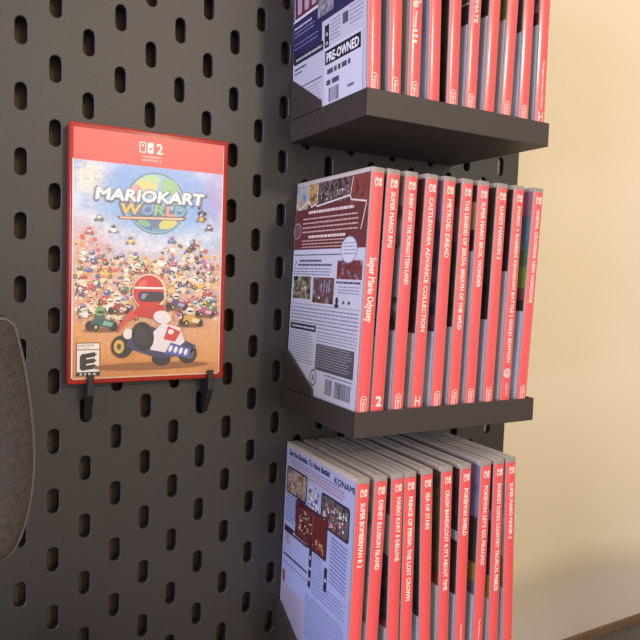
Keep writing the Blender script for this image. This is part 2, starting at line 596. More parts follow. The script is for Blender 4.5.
# ---- the three detailed back covers
def back_maroon():
    s = Sheet(); P = '#cfd0de'
    s.rect(1.2, 1.8, 103, 166.8, P, 0)
    s.rect(1.2, 117, 103, 166.8, '#6a3532', 1)
    s.photo(1.2, 149, 20, 166.8, ['#5a7fb0', '#86a5c8', '#c8b080', '#b09060'], 3, 2, 0.18)
    s.photo(21, 152, 34, 166.8, ['#8a6a3c', '#cfae66', '#6a4a34'], 5, 2, 0.3)
    s.photo(35, 151, 79, 166.8, ['#2b2224', '#4a3a38', '#8a7470', '#3a2a2c'], 8, 2, 0.35)
    s.confetti(36, 153, 78, 160, ['#e6ddd4', '#b9aea8'], 16, 0.5, 1.1, 4, 3)
    s.photo(80, 148, 102, 166.8, ['#5c2e2c', '#8c4c40', '#7a3c36'], 9, 2, 0.3)
    s.poly_outline([(2, 153), (7, 149), (21, 155), (26, 150), (33, 152), (34, 150), (80, 154), (82, 151), (101, 148.5)], 1.1, '#e9e1dc', 4)
    s.line((101, 148), (96, 131), 0.9, '#e9e1dc', 4); s.line((80, 153), (83, 166), 0.8, '#e9e1dc', 4)
    for u in (20.5, 34.5): s.line((u, 152), (u, 166.8), 0.8, '#e9e1dc', 4)
    s.ring(5.5, 133, 6.5, 1.4, '#a58a88', 3); s.ell(5.5, 133, 4.2, 4.2, '#7c5553', 3)
    s.greek(22, 86, 146.2, 2.0, '#e9d6cf', 3)
    for v in (141.6, 138.4, 135.2, 132.0): s.greek(14, 92, v, 1.0, '#d6b6ae', 3)
    s.greek(24, 78, 128, 2.2, '#e9d6cf', 3)
    for v in (124.6, 121.8, 119.0): s.greek(14, 88 - (124.6 - v), v, 0.9, '#d6b6ae', 3)
    s.line((2, 112.6), (72, 112.6), 0.9, '#5e6274', 2)
    s.ell(83, 116, 10.5, 10.5, '#d9dae6', 4, 28); s.ring(83, 116, 10.5, 0.8, '#8e90a4', 5)
    for v in (121, 118.3, 115.6, 113): s.greek(76, 91, v, 0.8, '#85879a', 5)
    s.greek(12, 46, 107.8, 1.9, '#4d5062', 2); s.greek(10, 62, 104.0, 1.9, '#4d5062', 2)
    s.line((5, 103), (7, 108), 1.0, '#3c3f4c', 2)
    for v in (100.4, 97.8, 95.2): s.greek(3, 60, v, 0.9, '#7b7e90', 2)
    s.rrect(3, 72, 33, 94, 0.4, '#e6e6ee', 2); s.photo(3.7, 72.7, 32.3, 93.3, ['#36382e', '#63654e', '#8c8468', '#c9b79a'], 12, 3, 0.22)
    s.rect(4, 89.5, 11, 93, '#22222a', 4); s.confetti(6, 76, 30, 86, ['#d9b08a', '#b06a5a', '#efe3d0'], 10, .7, 1.5, 5, 4)
    s.rrect(35, 70, 67, 93.6, 0.4, '#e6e6ee', 2); s.photo(35.7, 70.7, 66.3, 92.9, ['#4a2f2c', '#7a4a44', '#58525e', '#a59aa4'], 17, 3, 0.2)
    s.ell(46, 75, 1.2, 1.2, '#f0dcc8', 4)
    for k, u in enumerate((48, 52, 56, 59)): s.line((u, 80), (u + 1, 88 + (k % 2) * 3), 1.3, '#9aa0b4', 4)
    s.photo(69, 92, 101, 108, ['#5a2a28', '#8f4238', '#3c2830', '#a8889a'], 21, 3, 0.25)
    s.greek(69, 100, 89.2, 1.6, '#3d3f4c', 2)
    for v in (85.6, 83.2, 80.8): s.greek(72, 100, v, 0.8, '#8486a0', 2)
    s.ell(71, 74, 2, 3.2, '#2f3038', 2, 10); s.ell(71, 70, 3, 1.6, '#2f3038', 2, 10); s.ell(80, 73, 1.4, 1.4, '#4a4c5c', 2); s.ell(87, 73, 1.6, 1.4, '#4a4c5c', 2)
    s.line((2, 68.8), (101, 68.8), 0.6, '#9a9cb0', 2)
    for i in range(5): s.greek(3, 100, 66 - i * 2.6, 0.9, '#80839a', 2)
    s.rect(3, 49.5, 44, 54.2, '#33343e', 2); s.greek(6, 42, 51.9, 1.3, '#cfd0de', 3)
    for i in range(5): s.greek(46, 100, 53 - i * 2.6, 0.8, '#80839a', 2)
    s.para(3, 42, 20, 47, 2.4, 0.8, '#80839a', 2)
    s.rect(46, 17.5, 98, 40, '#56555e', 2); s.para(47.5, 96.5, 19.5, 38.4, 2.2, 0.7, '#a9a8b2', 3)
    s.ring(44, 12, 5.2, 0.9, '#4a4b58', 2); s.text('A', 44, 12, 4.2, '#4a4b58', 2)
    s.greek(60, 98, 15.4, 0.9, '#80839a', 2)
    s.barcode(62, 4, 72, 13.5, '#4a4b58', 2); s.barcode(75, 4, 96, 13.5, '#3c3d48', 2)
    K = [(0, 0), (2, 0), (4, 14), (17, 16), (40, 12), (50, 10), (72, 10), (94, 6), (108, 3), (118, 2), (130, 0), (170, 0)]
    def shift(v):
        for (a, da), (c, dc) in zip(K, K[1:]):
            if v <= c: return v + da + (dc - da) * (v - a) / (c - a)
        return v
    s.v = [(u, shift(v), w) for u, v, w in s.v]
    return s.mesh('back_cover_insert', map_back, M_PRINT)


def back_blue():
    s = Sheet()
    a, b = lin('#b9bfe0'), lin('#99a4d4')
    s.grid(1.2, 1.8, 103, 166.8, 8, 10, lambda u, v: tuple(a[k] * (v / 168) + b[k] * (1 - v / 168) for k in range(3)), 0)
    D = '#1d2350'
    s.text('Get the Bombs, To Have Battle!', 5, 163.2, 4.4, D, 2, length=64, align='l', bold=0.04)
    s.text('KONAMI', 76, 161.5, 4.6, D, 2, length=26, align='l', bold=0.03)
    for i, (q, c) in enumerate(((84, '#8d7dac'), (90, '#b06c7c'), (92, '#c08a84'), (88, '#b87880'))): s.greek(5 + 3 * i, q, 158.2 - i * 2.3, 0.9, c, 2)
    s.rrect(3, 131, 37, 152, 2.5, '#2a2548', 2); s.photo(4.4, 132.4, 35.6, 150.6, ['#6b4a44', '#9a8270', '#c9b49a', '#544a66'], 31, 3, 0.22)
    s.confetti(7, 133, 34, 149, ['#efe6d8', '#a94c4c', '#5a70b0', '#d8c060'], 26, .6, 1.4, 3, 4)
    s.rrect(59, 124, 98, 148, 2.5, '#2a2548', 2); s.photo(60.4, 125.4, 96.6, 146.6, ['#3a3040', '#6a4450', '#5d6a5a', '#8a7474'], 37, 3, 0.25)
    s.confetti(62, 126, 96, 145, ['#f0e8e0', '#c44444', '#d86a5a', '#7fae6a', '#f2d0c0', '#e0e4ee'], 60, .6, 1.5, 6, 4)
    s.confetti(38, 128, 57, 149, ['#e8e2ea', '#4b4a70', '#d8cc86', '#7d6aa0', '#2a2548', '#f4f0f4'], 44, .8, 2.0, 9, 3)
    s.rrect(21, 101, 70, 131, 2.0, '#332a52', 4); s.photo(22.5, 102.5, 68.5, 129.5, ['#351a22', '#5a2326', '#7a3430', '#2c1a2a'], 41, 5, 0.18)
    s.confetti(25, 108, 50, 126, ['#d8c8a8', '#b06a58', '#e6dccb', '#8a9a7a'], 46, .5, 1.3, 11, 6)
    s.rect(48, 103, 68, 129, '#6c2a26', 6); s.confetti(49, 103, 67, 112, ['#c08a6a', '#a8503c', '#d8b090'], 14, .6, 1.4, 2, 7)
    for i in range(9): s.greek(3, 18, 129 - i * 2.4, 0.9, '#5e66a0', 2)
    s.photo(18.5, 112, 22, 130, ['#7a58a0', '#9a78b8'], 2, 1, 0.3)
    for i in range(12): s.line((75, 121 - i * 2.8), (97, 119.6 - i * 2.8), 0.9, '#5e66a0', 2)
    s.rect(3, 100, 42, 105, '#2b2a38', 3); s.greek(18, 40, 102.5, 1.6, '#c8cade', 4)
    s.text('E', 9, 95.5, 4.5, '#b05a62', 3); s.ring(9, 95.5, 4.2, 0.6, '#b05a62', 3)
    s.line((3, 82), (43, 82), 1.6, '#3a3a54', 2); s.line((3, 76), (43, 76), 0.7, '#6a6c94', 2)
    for v0, v1, u in ((88, 101, 45), (73, 86, 45), (80, 97, 68)): s.rect(u, v0, u + 4.2, v1, '#2b2a38', 3)
    for v, u in ((95, 47.1), (79, 47.1), (88, 70.1)): s.ell(u, v, 1.2, 1.6, '#c8cade', 4, 8)
    s.para(51, 66, 84, 99, 2.4, 0.7, '#6d74a8', 2); s.para(51, 100, 70, 82, 2.6, 0.8, '#6d74a8', 2)
    s.para(42, 100, 36, 66, 2.1, 0.8, '#767da6', 2)
    s.rect(2.5, 60, 8, 69, '#9c5058', 2); s.rrect(1.4, 18, 40, 59, 1, '#a9a0b4', 1); s.para(5, 37, 30, 54, 2.6, 0.6, '#8d84a0', 2)
    s.barcode(62, 18, 92, 28, '#3a3a54', 2)
    return s.mesh('back_cover_insert', map_back, M_PRINT)


def back_navy():
    s = Sheet(); P = '#c9c8d8'
    s.rect(1.2, 1.8, 103, 166.8, P, 0)
    s.rect(1.2, 72, 103, 166.8, '#2c2b56', 1)
    s.photo(1.2, 104, 103, 166.8, ['#4a2030', '#7a3442', '#8a6a80', '#3a2440'], 51, 2, 0.1)
    s.rect(4, 85, 56, 108, '#e0d8e0', 3); s.rect(5, 86, 55, 107, '#6a2a38', 4)
    for u in (9, 20, 31): s.rrect(u, 88, u + 7, 106, 2, '#b7a2b4', 5)
    s.line((2, 84.5), (60, 84.5), 1.0, '#e6e2ea', 5)
    s.photo(40, 76, 62, 94, ['#57506c', '#8a8494', '#a8a4ae'], 56, 5, 0.3)
    s.photo(62, 84, 101, 104, ['#34305c', '#8c94b4', '#5c3a48', '#3c3a34'], 58, 5, 0.2)
    s.greek(4, 32, 79.5, 1.4, '#c9c8dc', 3); s.greek(4, 36, 76.4, 1.0, '#8280b0', 3); s.greek(4, 36, 73.8, 1.0, '#8280b0', 3)
    s.rect(1.2, 55, 46, 72, '#2c2b56', 2); s.greek(4, 42, 68, 0.8, '#8280b0', 3); s.greek(4, 40, 65, 0.8, '#8280b0', 3)
    s.rect(3, 53.5, 48, 59.5, '#26252e', 3); s.greek(6, 46, 56.5, 1.8, '#b9b8c8', 4)
    s.rect(50, 52, 56, 68, '#26252e', 3); s.ell(53, 62, 1.4, 1.4, '#b9b8c8', 4); s.ell(53, 56, 1.4, 1.4, '#b9b8c8', 4)
    s.greek(4, 24, 50, 1.4, '#4a4960', 2); s.greek(4, 16, 47, 1.0, '#4a4960', 2)
    s.rect(74, 62, 81, 69, '#5a5870', 2)
    s.para(58, 72, 55, 69, 2.4, 0.8, '#8f8ea4', 2); s.para(83, 100, 58, 70, 2.6, 0.8, '#8f8ea4', 2)
    s.line((3, 36), (46, 36), 0.9, '#5c5a70', 2)
    s.para(3, 46, 16, 33, 2.4, 0.7, '#a08f9c', 2)
    s.ell(6, 33, 2.4, 1.5, '#8c3a44', 2)
    s.barcode(60, 4, 92, 12, '#3c3d48', 2)
    return s.mesh('back_cover_insert', map_back, M_PRINT)


def preowned_sticker():
    s = Sheet(0.03)
    s.rect(50, 6, 99, 53, '#d2d3e2', 0)
    s.rect(51, 41.5, 97, 51, '#1f1e26', 1)
    s.text('PRE-OWNED', 74, 46.2, 6.2, '#f2f0f4', 2, length=41, bold=0.03)
    for i, (a, b) in enumerate(((54, 62), (63.5, 67), (68.5, 72), (73.5, 80), (81.5, 84.5))): s.rect(a, 34.8, b, 38.2, '#4f4e60', 1)
    s.rect(53, 27.6, 58.5, 31.0, '#4f4e60', 1); s.rect(60.5, 27.6, 70, 31.0, '#4f4e60', 1)
    s.barcode(56, 16, 70, 25.5, '#4f4e60', 1)
    s.rect(81, 20.5, 89, 22.2, '#6c6b80', 1)
    for a, b in ((62, 66), (68, 71), (73, 77), (80, 85), (87, 91)): s.rect(a, 10.5, b, 12.5, '#4f4e60', 1)
    return s.mesh('price_sticker', lambda u, v, w: map_back(u, v, w + 0.3), M_STICK)


# ------------------------------------------------------------------ trays
TX0, TX1, TD = 165.5, 323.0, 107.3


def make_tray(zb, bottoms, label):
    """zb = height (mm) of the surface the cases stand on"""
    root = empty('game_shelf', W(244, -53, zb - 2.3), label, 'shelf', 'black shelves of game cases')
    off = -Vector((244, -53, zb - 2.3)) * 0.001
    r = zb + 14.6
    bm = bmesh.new()
    box(bm, TX0 + 0.5, TX1 - 0.5, -TD + 0.5, -0.3, zb - 2.2, zb)                       # floor
    box(bm, TX0, TX1, -TD, -TD + 1.3, zb - 2.3, r, 0.35, 2)          # front lip
    box(bm, TX0, TX0 + 1.6, -TD + 0.3, -0.1, zb - 2.3, r, 0.3, 2)          # side rims
    box(bm, TX1 - 1.6, TX1, -TD + 0.3, -0.1, zb - 2.3, r, 0.3, 2)
    for a, b in zip(bottoms, bottoms[1:]):                           # slot ribs between the cases
        if b - a > 12.4:
            c = (a + b) / 2
            box(bm, c - 0.5, c + 0.5, -TD + 1.2, -1, zb - 0.1, zb + 9)
    link('tray', mesh_from(bm, 'tray', M_TRAY), root, off)
    for x0 in (TX0, TX1 - 1.6):
        bm = bmesh.new()
        prism(bm, [(-0.1, r - 1), (-47.5, r - 1), (-46.5, r + 5.2), (-5, r + 27.5), (-0.1, r + 29.5)], 'x', x0, x0 + 1.6, 0.2)
        link('side_gusset', mesh_from(bm, 'side_gusset', M_TRAY), root, off)
    for x in (180, 300):
        bm = bmesh.new()
        box(bm, x - 2.2, x + 2.2, -0.3, 4.6, zb - 2, zb + 4, 0.3, 1)
        box(bm, x - 2.2, x + 2.2, 4.6, 7.0, zb - 9, zb + 4, 0.3, 1)
        link('rear_hook', mesh_from(bm, 'rear_hook', M_TRAY), root, off)


# ------------------------------------------------------------------ placing the cases
def separate(xs, gap):
    xs = list(xs)
    for _ in range(200):
        for i in range(len(xs) - 1):
            d = gap - (xs[i + 1] - xs[i])
            if d > 0: xs[i] -= d / 2; xs[i + 1] += d / 2
    return xs


def shelf_row(zb, tops, bots, z_top, spines, backs, labels, shelf_label, group, stick=None):
    """tops / bots: (x, z) of each spine's centre line high up and low down"""
    th = [math.atan2(t[0] - b[0], t[1] - b[1]) for t, b in zip(tops, bots)]
    xb = [b[0] - math.tan(a) * (b[1] - zb) for b, a in zip(bots, th)]
    xt = [t[0] + math.tan(a) * (zb + 170 - t[1]) for t, a in zip(tops, th)]
    xb = separate(xb, 11.6); xt = separate(xt, 10.5)
    lo, hi = TX0 + 1.7, TX1 - 1.7
    xb = [min(max(x, lo + 5.4), hi - 5.4) for x in xb]
    xb = separate(xb, 11.2)
    make_tray(zb, xb, shelf_label)
    R = random.Random(int(zb) + 11)
    for i in range(len(tops)):
        a = math.atan2(xt[i] - xb[i], 170)
        root = empty('game_case', W(xb[i], -52.5 + R.uniform(-0.1, 0.12), zb + 0.05 + 5 * abs(math.sin(a))), labels[i], 'game case', group)
        root.rotation_euler = (0, a, 0)
        link('back_shell', ME_BACK, root); link('front_shell', ME_FRONT, root); link('spine_shell', ME_SPINE, root)
        tag(link('spine_insert', spines[i], root), 'red printed spine')
        link('back_cover_insert', backs[i], root)
        link('front_cover_insert', FRONTS[(i * 3 + int(abs(zb))) % 5], root)
        if stick and i == 0: tag(link('price_sticker', stick, root), 'white pre-owned price sticker')


ORD = ['first', 'second', 'third', 'fourth', 'fifth', 'sixth', 'seventh', 'eighth', 'ninth', 'tenth']


def case_labels(shelf, look):
    out = []
    for i in range(10):
        if i == 0: out.append(f'red game case at left end of {shelf} shelf, {look[0]}')
        elif i == 9: out.append(f'red game case at right end of {shelf} shelf, {look[9]}')
        else: out.append(f'{ORD[i]} red game case from left on {shelf} shelf, {look[i]}')
    return out


# ---- top shelf
def motif(s):
    for (u, v, r) in ((4.2, 83, 2.6), (5.2, 76, 2.9), (3.4, 72, 2.0), (5.0, 90, 2.4)):
        s.ring(u, v, r, 0.7, CREAM, 2, 14); s.ell(u, v, r * 0.35, r * 0.5, CREAM, 2, 8)
    s.line((4, 68), (3.4, 58), 1.0, CREAM, 2)
    for k in range(3): s.ell(3.8 + 0.5 * (k % 2), 56 - 3.4 * k, 1.4, 1.1, CREAM, 2, 8)


top_sp = [spine_sheet(), spine_sheet(), spine_sheet(extra=motif), spine_sheet(mark=None), spine_sheet(),
          spine_sheet('SUPER SMASH BROS. ULTIMATE', 150, 71, 3.4), spine_sheet(mark=None), spine_sheet(), spine_sheet(),
          spine_sheet('The Legend of Games Collection', 58, 24, 1.9, mark='bar')]
G = ['#4a443e', '#6a5f55', '#3a332e']
top_bk = [back_navy(), plain_back(G, 120, 61, paper='#c6c3c6'), plain_back(G, 108, 62, paper='#bdb9bb'), plain_back(G, 110, 63, paper='#c9c2da'),
          plain_back(['#33241f', '#4a342b', '#3a2a24'], 8, 64), plain_back(['#566038', '#3c4a2c', '#6a6a40'], 84, 65, [(70, 83, '#33302c')]),
          plain_back(['#2d221f', '#40302c', '#33302e'], 79, 66), plain_back(['#6a6a34', '#7d7a3c', '#57602c'], 80, 67),
          plain_back(['#3a2a24', '#5a443a', '#4a3a33'], 75, 68), plain_back(['#b9a9a8', '#8a3a4a', '#c9b9b4'], 83, 69, [(83, 92, '#6e2a3c')])]
top_lab = case_labels('top', ['white price sticker on its back', 'wide pale gap before it', 'white motifs on its spine', 'plain red down to its foot',
                              'dark brown back cover', 'white title running low', 'no pill mark at its foot', 'olive strip of back showing',
                              'dark strip of back showing', 'small white text near its foot'])
shelf_row(-43.4,
          [(169.1, 24.0), (186.1, 27.8), (201.7, 31.4), (217.0, 34.8), (233.6, 38.7), (250.7, 42.4), (267.8, 46.3), (284.4, 50.2), (299.6, 53.4), (315.3, 57.0)],
          [(170.3, -27.8), (187.4, -26.9), (202.5, -26.9), (218.7, -26.9), (234.4, -26.3), (250.4, -25.8), (266.7, -25.4), (282.8, -24.4), (299.6, -22.5), (316.0, -21.4)],
          0, top_sp, top_bk, top_lab, 'black tray shelf highest on the pegboard, its red cases cut by the photo top',
          'game cases on the top shelf', preowned_sticker())

# ---- middle shelf
mid_sp = [spine_sheet('Super Mario Odyssey', 113, 72, 5.0, bold=0.02, ushift=-0.1),
          spine_sheet('SUPER MARIO RPG', 155.2, 120, 3.2, mark='two'),
          spine_sheet('KIRBY AND THE FORGOTTEN LAND', 155.2, 96.5, 3.2),
          spine_sheet('CASTLEVANIA ADVANCE COLLECTION', 154.5, 65.5, 3.4, mark='bar'),
          spine_sheet('METROID DREAD', 154.5, 115.5, 3.6),
          spine_sheet('THE LEGEND OF ZELDA: BREATH OF THE WILD', 155.2, 66.5, 3.4),
          spine_sheet('SUPER MARIO BROS. WONDER', 155.2, 96, 3.4),
          spine_sheet("LUIGI'S MANSION 3", 153.5, 116.5, 3.4),
          spine_sheet('MARIO + RABBIDS KINGDOM BATTLE | GOLD EDITION', 154.5, 42, 3.0, mark='swirl'),
          spine_sheet('ANIMAL CROSSING: NEW HORIZONS', 154, 85.5, 3.2)]
mid_bk = [back_maroon(), plain_back(['#2e2c48', '#3c3a58', '#4a3c50'], 62.5, 71), plain_back(['#3c3834', '#6a5a54', '#a89a96', '#4a4038'], 66, 72, [(88, 120, '#a29aa2')]),
          plain_back(['#3a2228', '#5a303a', '#4a2830'], 64, 73), plain_back(['#4a3a5c', '#2c2838', '#6a4a5c', '#8a3a3c'], 65, 74, [(140, 166, '#8a6a9a')]),
          plain_back(['#33332a', '#46423a', '#3a3030'], 68, 75, [(122, 155, '#6a4448'), (150, 155, '#8a5a50'), (122, 127, '#8a5a50')]),
          plain_back(['#4a2c38', '#5c3444', '#3c2430'], 121, 76, [(136, 155, '#c9ae7a')]), plain_back(['#3a302c', '#44382f', '#2e2a28'], 73, 77),
          plain_back(['#4a2a36', '#3c2430', '#54303c'], 108, 78),
          plain_back(['#5d7d92', '#6f93a0', '#557a70'], 79, 79, [(79, 87, '#3c342f'), (87, 96, '#8a5248'), (96, 112, '#7f9a3c'), (112, 124, '#5b7a58'), (149, 167, '#a87c94')])]
mid_lab = case_labels('middle', ['maroon and pale blue back', 'white numeral at its foot', 'long white title', 'white bars at its foot',
                                 'short white title, purple back strip', 'longest of the pill-marked titles', 'tan patch on its back strip', 'short title ending in a numeral',
                                 'ring-shaped swirl mark at its foot', 'green and blue strip showing'])
shelf_row(-245.6,
          [(177.4, -83.8), (189.6, -85), (203.8, -85.9), (220.4, -84.6), (235.6, -85), (251.0, -86), (265.6, -86.4), (283.0, -85.4), (299.4, -84), (318.6, -85.4)],
          [(170.2, -226.4), (183.9, -228.7), (200.0, -228.4), (215.9, -228.8), (232.5, -229.2), (247.7, -229.5), (262.8, -230.5), (279.6, -230.9), (296.0, -231.2), (312.8, -231.5)],
          0, mid_sp, mid_bk, mid_lab, 'black tray shelf halfway down the pegboard, above the third row of cases',
          'game cases on the middle shelf')

# ---- bottom shelf
bot_sp = [spine_sheet('SUPER BOMBERMAN R 2', 154, 111, 3.6), spine_sheet('DISNEY ILLUSION ISLAND', 154, 107, 3.5),
          spine_sheet('MARIO KART 8 DELUXE', 154, 110, 3.5, ushift=0.6), spine_sheet('PRINCE OF PERSIA: THE LOST CROWN', 153, 80, 3.5),
          spine_sheet('SEA OF STARS', 154, 128, 3.5), spine_sheet("CRASH BANDICOOT 4: IT'S ABOUT TIME", 153.5, 80.5, 3.5),
          spine_sheet('POK\u00c9MON SHIELD', 152.5, 118, 3.5, mark='small'), spine_sheet("POK\u00c9MON: LET'S GO, PIKACHU!", 152, 93, 3.5, mark='small'),
          spine_sheet('DONKEY KONG COUNTRY: TROPICAL FREEZE', 152, 70, 3.4), spine_sheet('SUPER MARIO MAKER 2', 151, 108, 3.3)]
bot_bk = [back_blue(), plain_back(['#8f8a84', '#a59e98', '#7a746e'], 71, 81), plain_back(['#3a302c', '#54443c', '#2e2826'], 63, 82, [(114, 142, '#a59a94'), (104, 114, '#4a3a54'), (63, 68, '#a83a3c')]),
          plain_back(['#5a2028', '#4a1c22', '#6a2a30'], 81, 83), plain_back(['#3a302e', '#463a38', '#332c30'], 65, 84),
          plain_back(['#3a3440', '#4c3c3a', '#6a5038', '#2e2c34'], 84, 85, [(84, 93, '#8a3a38')]), plain_back(['#3a2c30', '#54343a', '#2c2630'], 74, 86, [(114, 121, '#b8bcc8')]),
          plain_back(['#7a74a0', '#8f88ac', '#8a92b8'], 70, 87, [(70, 80, '#7a6a74'), (80, 94, '#b08a44'), (94, 128, '#4a4438')]),
          plain_back(['#5a2c34', '#6a3a40', '#4a2830'], 64, 88, [(64, 82, '#b08a44'), (124, 132, '#b07ac0')]),
          plain_back(['#a89c84', '#c9c2b4', '#8a7a5c'], 70, 89, [(70, 94, '#a07a3c')])]
bot_lab = case_labels('bottom', ['blue-violet back cover facing out', 'pale grey strip of back', 'white patch on its back strip', 'touching the case beside it',
                                 'shortest white title on the row', 'wide dark gap before it', 'short title and small foot text', 'lavender strip of back showing',
                                 'gold band on its narrow back strip', 'beside the bare cream wall'])
shelf_row(-445.6,
          [(175.4, -285.3), (189.6, -286.4), (203.4, -285.3), (213.4, -286.8), (227.8, -285.5), (245.4, -286), (262.4, -287.1), (281.4, -287.6), (294.2, -287.4), (306.4, -288.1)],
          [(171.9, -382.4), (187.0, -386.2), (204.3, -390.6), (215.5, -393.3), (231.9, -397.4), (248.4, -401.5), (264.3, -405.5), (281.6, -409.8), (297.3, -413.7), (312.0, -417.7)],
          0, bot_sp, bot_bk, bot_lab, 'black tray shelf lowest on the pegboard, just under the photo bottom edge',
          'game cases on the bottom shelf')


# ================================================================== the displayed case
def display_front():
    s = Sheet(0.03)
    R = random.Random(4)
    # coloured ground of the artwork: sky, cloud swirl, warm haze, sand
    stops = [(4, '#d08a4a'), (16, '#e3a05c'), (30, '#e2a873'), (48, '#dca98c'), (66, '#dcb6a2'), (84, '#c6bcc8'), (98, '#a9c4e0'), (112, '#8fb8e4'), (128, '#82ace0'), (146, '#90b0e2')]
    st = [(v, lin(c)) for v, c in stops]
    def ramp(v):
        for (a, ca), (b, cb) in zip(st, st[1:]):
            if v <= b:
                t = max(0, (v - a) / (b - a))
                return [ca[k] * (1 - t) + cb[k] * t for k in range(3)]
        return list(st[-1][1])
    white = lin('#eef0f2'); peach = lin('#d9a48c'); pur = lin('#a892c8'); yel = lin('#f2e6c0')
    def mix(c, d, t):
        t = max(0, min(1, t))
        return [c[k] * (1 - t) + d[k] * t for k in range(3)]
    def fn(u, v):
        n1 = noise.noise(Vector((u * 0.05, v * 0.05, 1.3))); n2 = noise.noise(Vector((u * 0.16, v * 0.16, 5.1))); n3 = noise.noise(Vector((u * 0.5, v * 0.5, 9)))
        w = v + 9 * n1 + 3 * n2 - 10 * ((u - 52) / 52) ** 2 * (1 if v < 110 else 0) + (u - 52) * 0.12
        c = ramp(max(4, w))
        r = math.hypot((u - 55) / 1.5, v - 124)
        c = mix(c, white, 0.75 * math.exp(-((r - 32) / 6) ** 2) * (0.6 + 0.8 * n2) if v > 78 else 0)
        c = mix(c, yel, 0.9 * math.exp(-(((u - 12) / 9) ** 2 + ((v - 134) / 11) ** 2)) * (0.8 + n3))
        c = mix(c, pur, 0.7 * math.exp(-(((u - 97) / 9) ** 2 + ((v - 128) / 18) ** 2)))
        c = mix(c, peach, 0.7 * math.exp(-(((u - 10) / 16) ** 2 + ((v - 86) / 18) ** 2)))
        if 40 < v < 100: c = mix(c, white, max(0, n3) * 0.5)
        return tuple(max(0, x * (1 + 0.18 * n3)) for x in c)
    s.grid(2.2, 4, 101.5, 145, 100, 140, fn, 0)
    # red band and white paper edge
    s.rect(2.2, 144.6, 101.5, 164.6, '#e8453f', 1)
    s.rect(1.6, 3.4, 2.4, 145, '#efe6e2', 1); s.rect(101.2, 3.4, 102.0, 164.6, '#e8c8c0', 1); s.rect(1.6, 3.4, 102, 4.2, '#e2c8a8', 1)
    # console mark
    u, v = 48.2, 156.8
    s.rrect(u - 5, v - 3.6, u - 0.6, v + 3.6, 1.2, '#fbe6da', 2); s.rrect(u - 4.3, v - 2.9, u - 1.3, v + 2.9, 0.8, '#e8453f', 3); s.ell(u - 2.8, v + 1.2, 0.7, 0.7, '#fbe6da', 4, 10)
    s.rrect(u + 0.4, v - 3.6, u + 4.4, v + 3.6, 1.2, '#fbe6da', 2); s.ell(u + 2.4, v - 0.6, 0.8, 0.8, '#e8453f', 3, 10)
    s.text('2', 56.6, 156.9, 6.8, '#fbe6da', 2, bold=0.03)
    s.text('NINTENDO', 51.5, 151.0, 1.3, '#fbe6da', 2, length=12, bold=0.01)
    s.text('SWITCH 2', 51.5, 148.7, 1.5, '#fbe6da', 2, length=12.5, bold=0.01)
    # background crowd: small karts and helmets in many colours
    pal = ['#d8564a', '#e6b84e', '#f4efe8', '#5a8a5a', '#5c78b8', '#8a5a3c', '#3c3844', '#e59a58', '#c86a8c', '#f2dcb0', '#7a5a86', '#9cc0d8', '#2e3a34']
    def small_kart(u, v, k, c1, c2, L):
        s.ell(u, v, 2.8 * k, 1.2 * k, c1, L, 12, R.uniform(-15, 15))
        s.ell(u - 2.1 * k, v - 0.9 * k, 0.8 * k, 0.95 * k, '#544a4c', L + .05, 9); s.ell(u + 2.1 * k, v - 0.9 * k, 0.8 * k, 0.95 * k, '#544a4c', L + .05, 9)
        s.ell(u - 2.1 * k, v - 0.9 * k, 0.3 * k, 0.4 * k, '#d8c8b0', L + .1, 7); s.ell(u + 2.1 * k, v - 0.9 * k, 0.3 * k, 0.4 * k, '#d8c8b0', L + .1, 7)
        s.ell(u - 0.3 * k, v + 0.4 * k, 1.2 * k, 0.4 * k, '#f4ece2', L + .05, 8)
        s.ell(u, v + 1.2 * k, 1.0 * k, 1.2 * k, '#efe3d6' if R.random() < 0.5 else c1, L + .08, 10)
        s.ell(u, v + 2.5 * k, 1.25 * k, 1.2 * k, c2, L + .12, 12)
        s.ell(u - 0.4 * k, v + 3.0 * k, 0.4 * k, 0.3 * k, '#fbf4ea', L + .15, 7)
        s.rect(u - 0.8 * k, v + 2.1 * k, u + 0.8 * k, v + 2.5 * k, '#54444a', L + .18)
    K = 1.0
    warm = ['#e8b088', '#efbf7c', '#e0c0a8', '#d89a78', '#f2dcb0', '#f6efe6']
    for _ in range(640):
        uu = R.uniform(4, 100); vv = R.uniform(40, 90 + 8 * math.sin(uu * 0.09 + 1))
        if abs(uu - 52) < 12 and vv < 70: continue
        a = R.uniform(0.5, 2.3); K += 0.02
        s.ell(uu, vv, a, a * R.uniform(.4, 1), R.choice(pal + warm + warm), K, 7, R.uniform(0, 180))
    spots = sorted(((R.uniform(5, 98), R.uniform(42, 86)) for _ in range(110)), key=lambda p: -p[1])
    for uu, vv in spots:
        if abs(uu - 52) < 13 and vv < 70: continue
        K += 0.217
        small_kart(uu, vv, R.uniform(0.8, 1.5) * (1.5 - (vv - 40) / 80), R.choice(pal + warm), R.choice(pal + warm), K)
        for _ in range(3):
            K += 0.0071
            a = R.uniform(0.3, 0.9)
            s.ell(uu + R.uniform(-4, 4), max(41, vv + R.uniform(-3, 3)), a * 1.6, a * 0.7, R.choice(['#f6efe6', '#f2d8a0', '#e8b088', '#d8564a', '#f6efe6']), K + 0.183, 7, R.uniform(0, 180))
    K = math.ceil(K) + 1
    for uu, vv in ((18, 108), (27, 101), (12, 99), (86, 112), (92, 106), (80, 92), (66, 96), (38, 94)):
        small_kart(uu, vv, 1.0, R.choice(pal), R.choice(pal), K)
    for k in range(10): s.rect(84 + (k % 3) * 2.0, 112 + (k // 3) * 2.0 + (k % 2), 85.6 + (k % 3) * 2.0, 113.4 + (k // 3) * 2.0 + (k % 2), '#2f2c34', K)
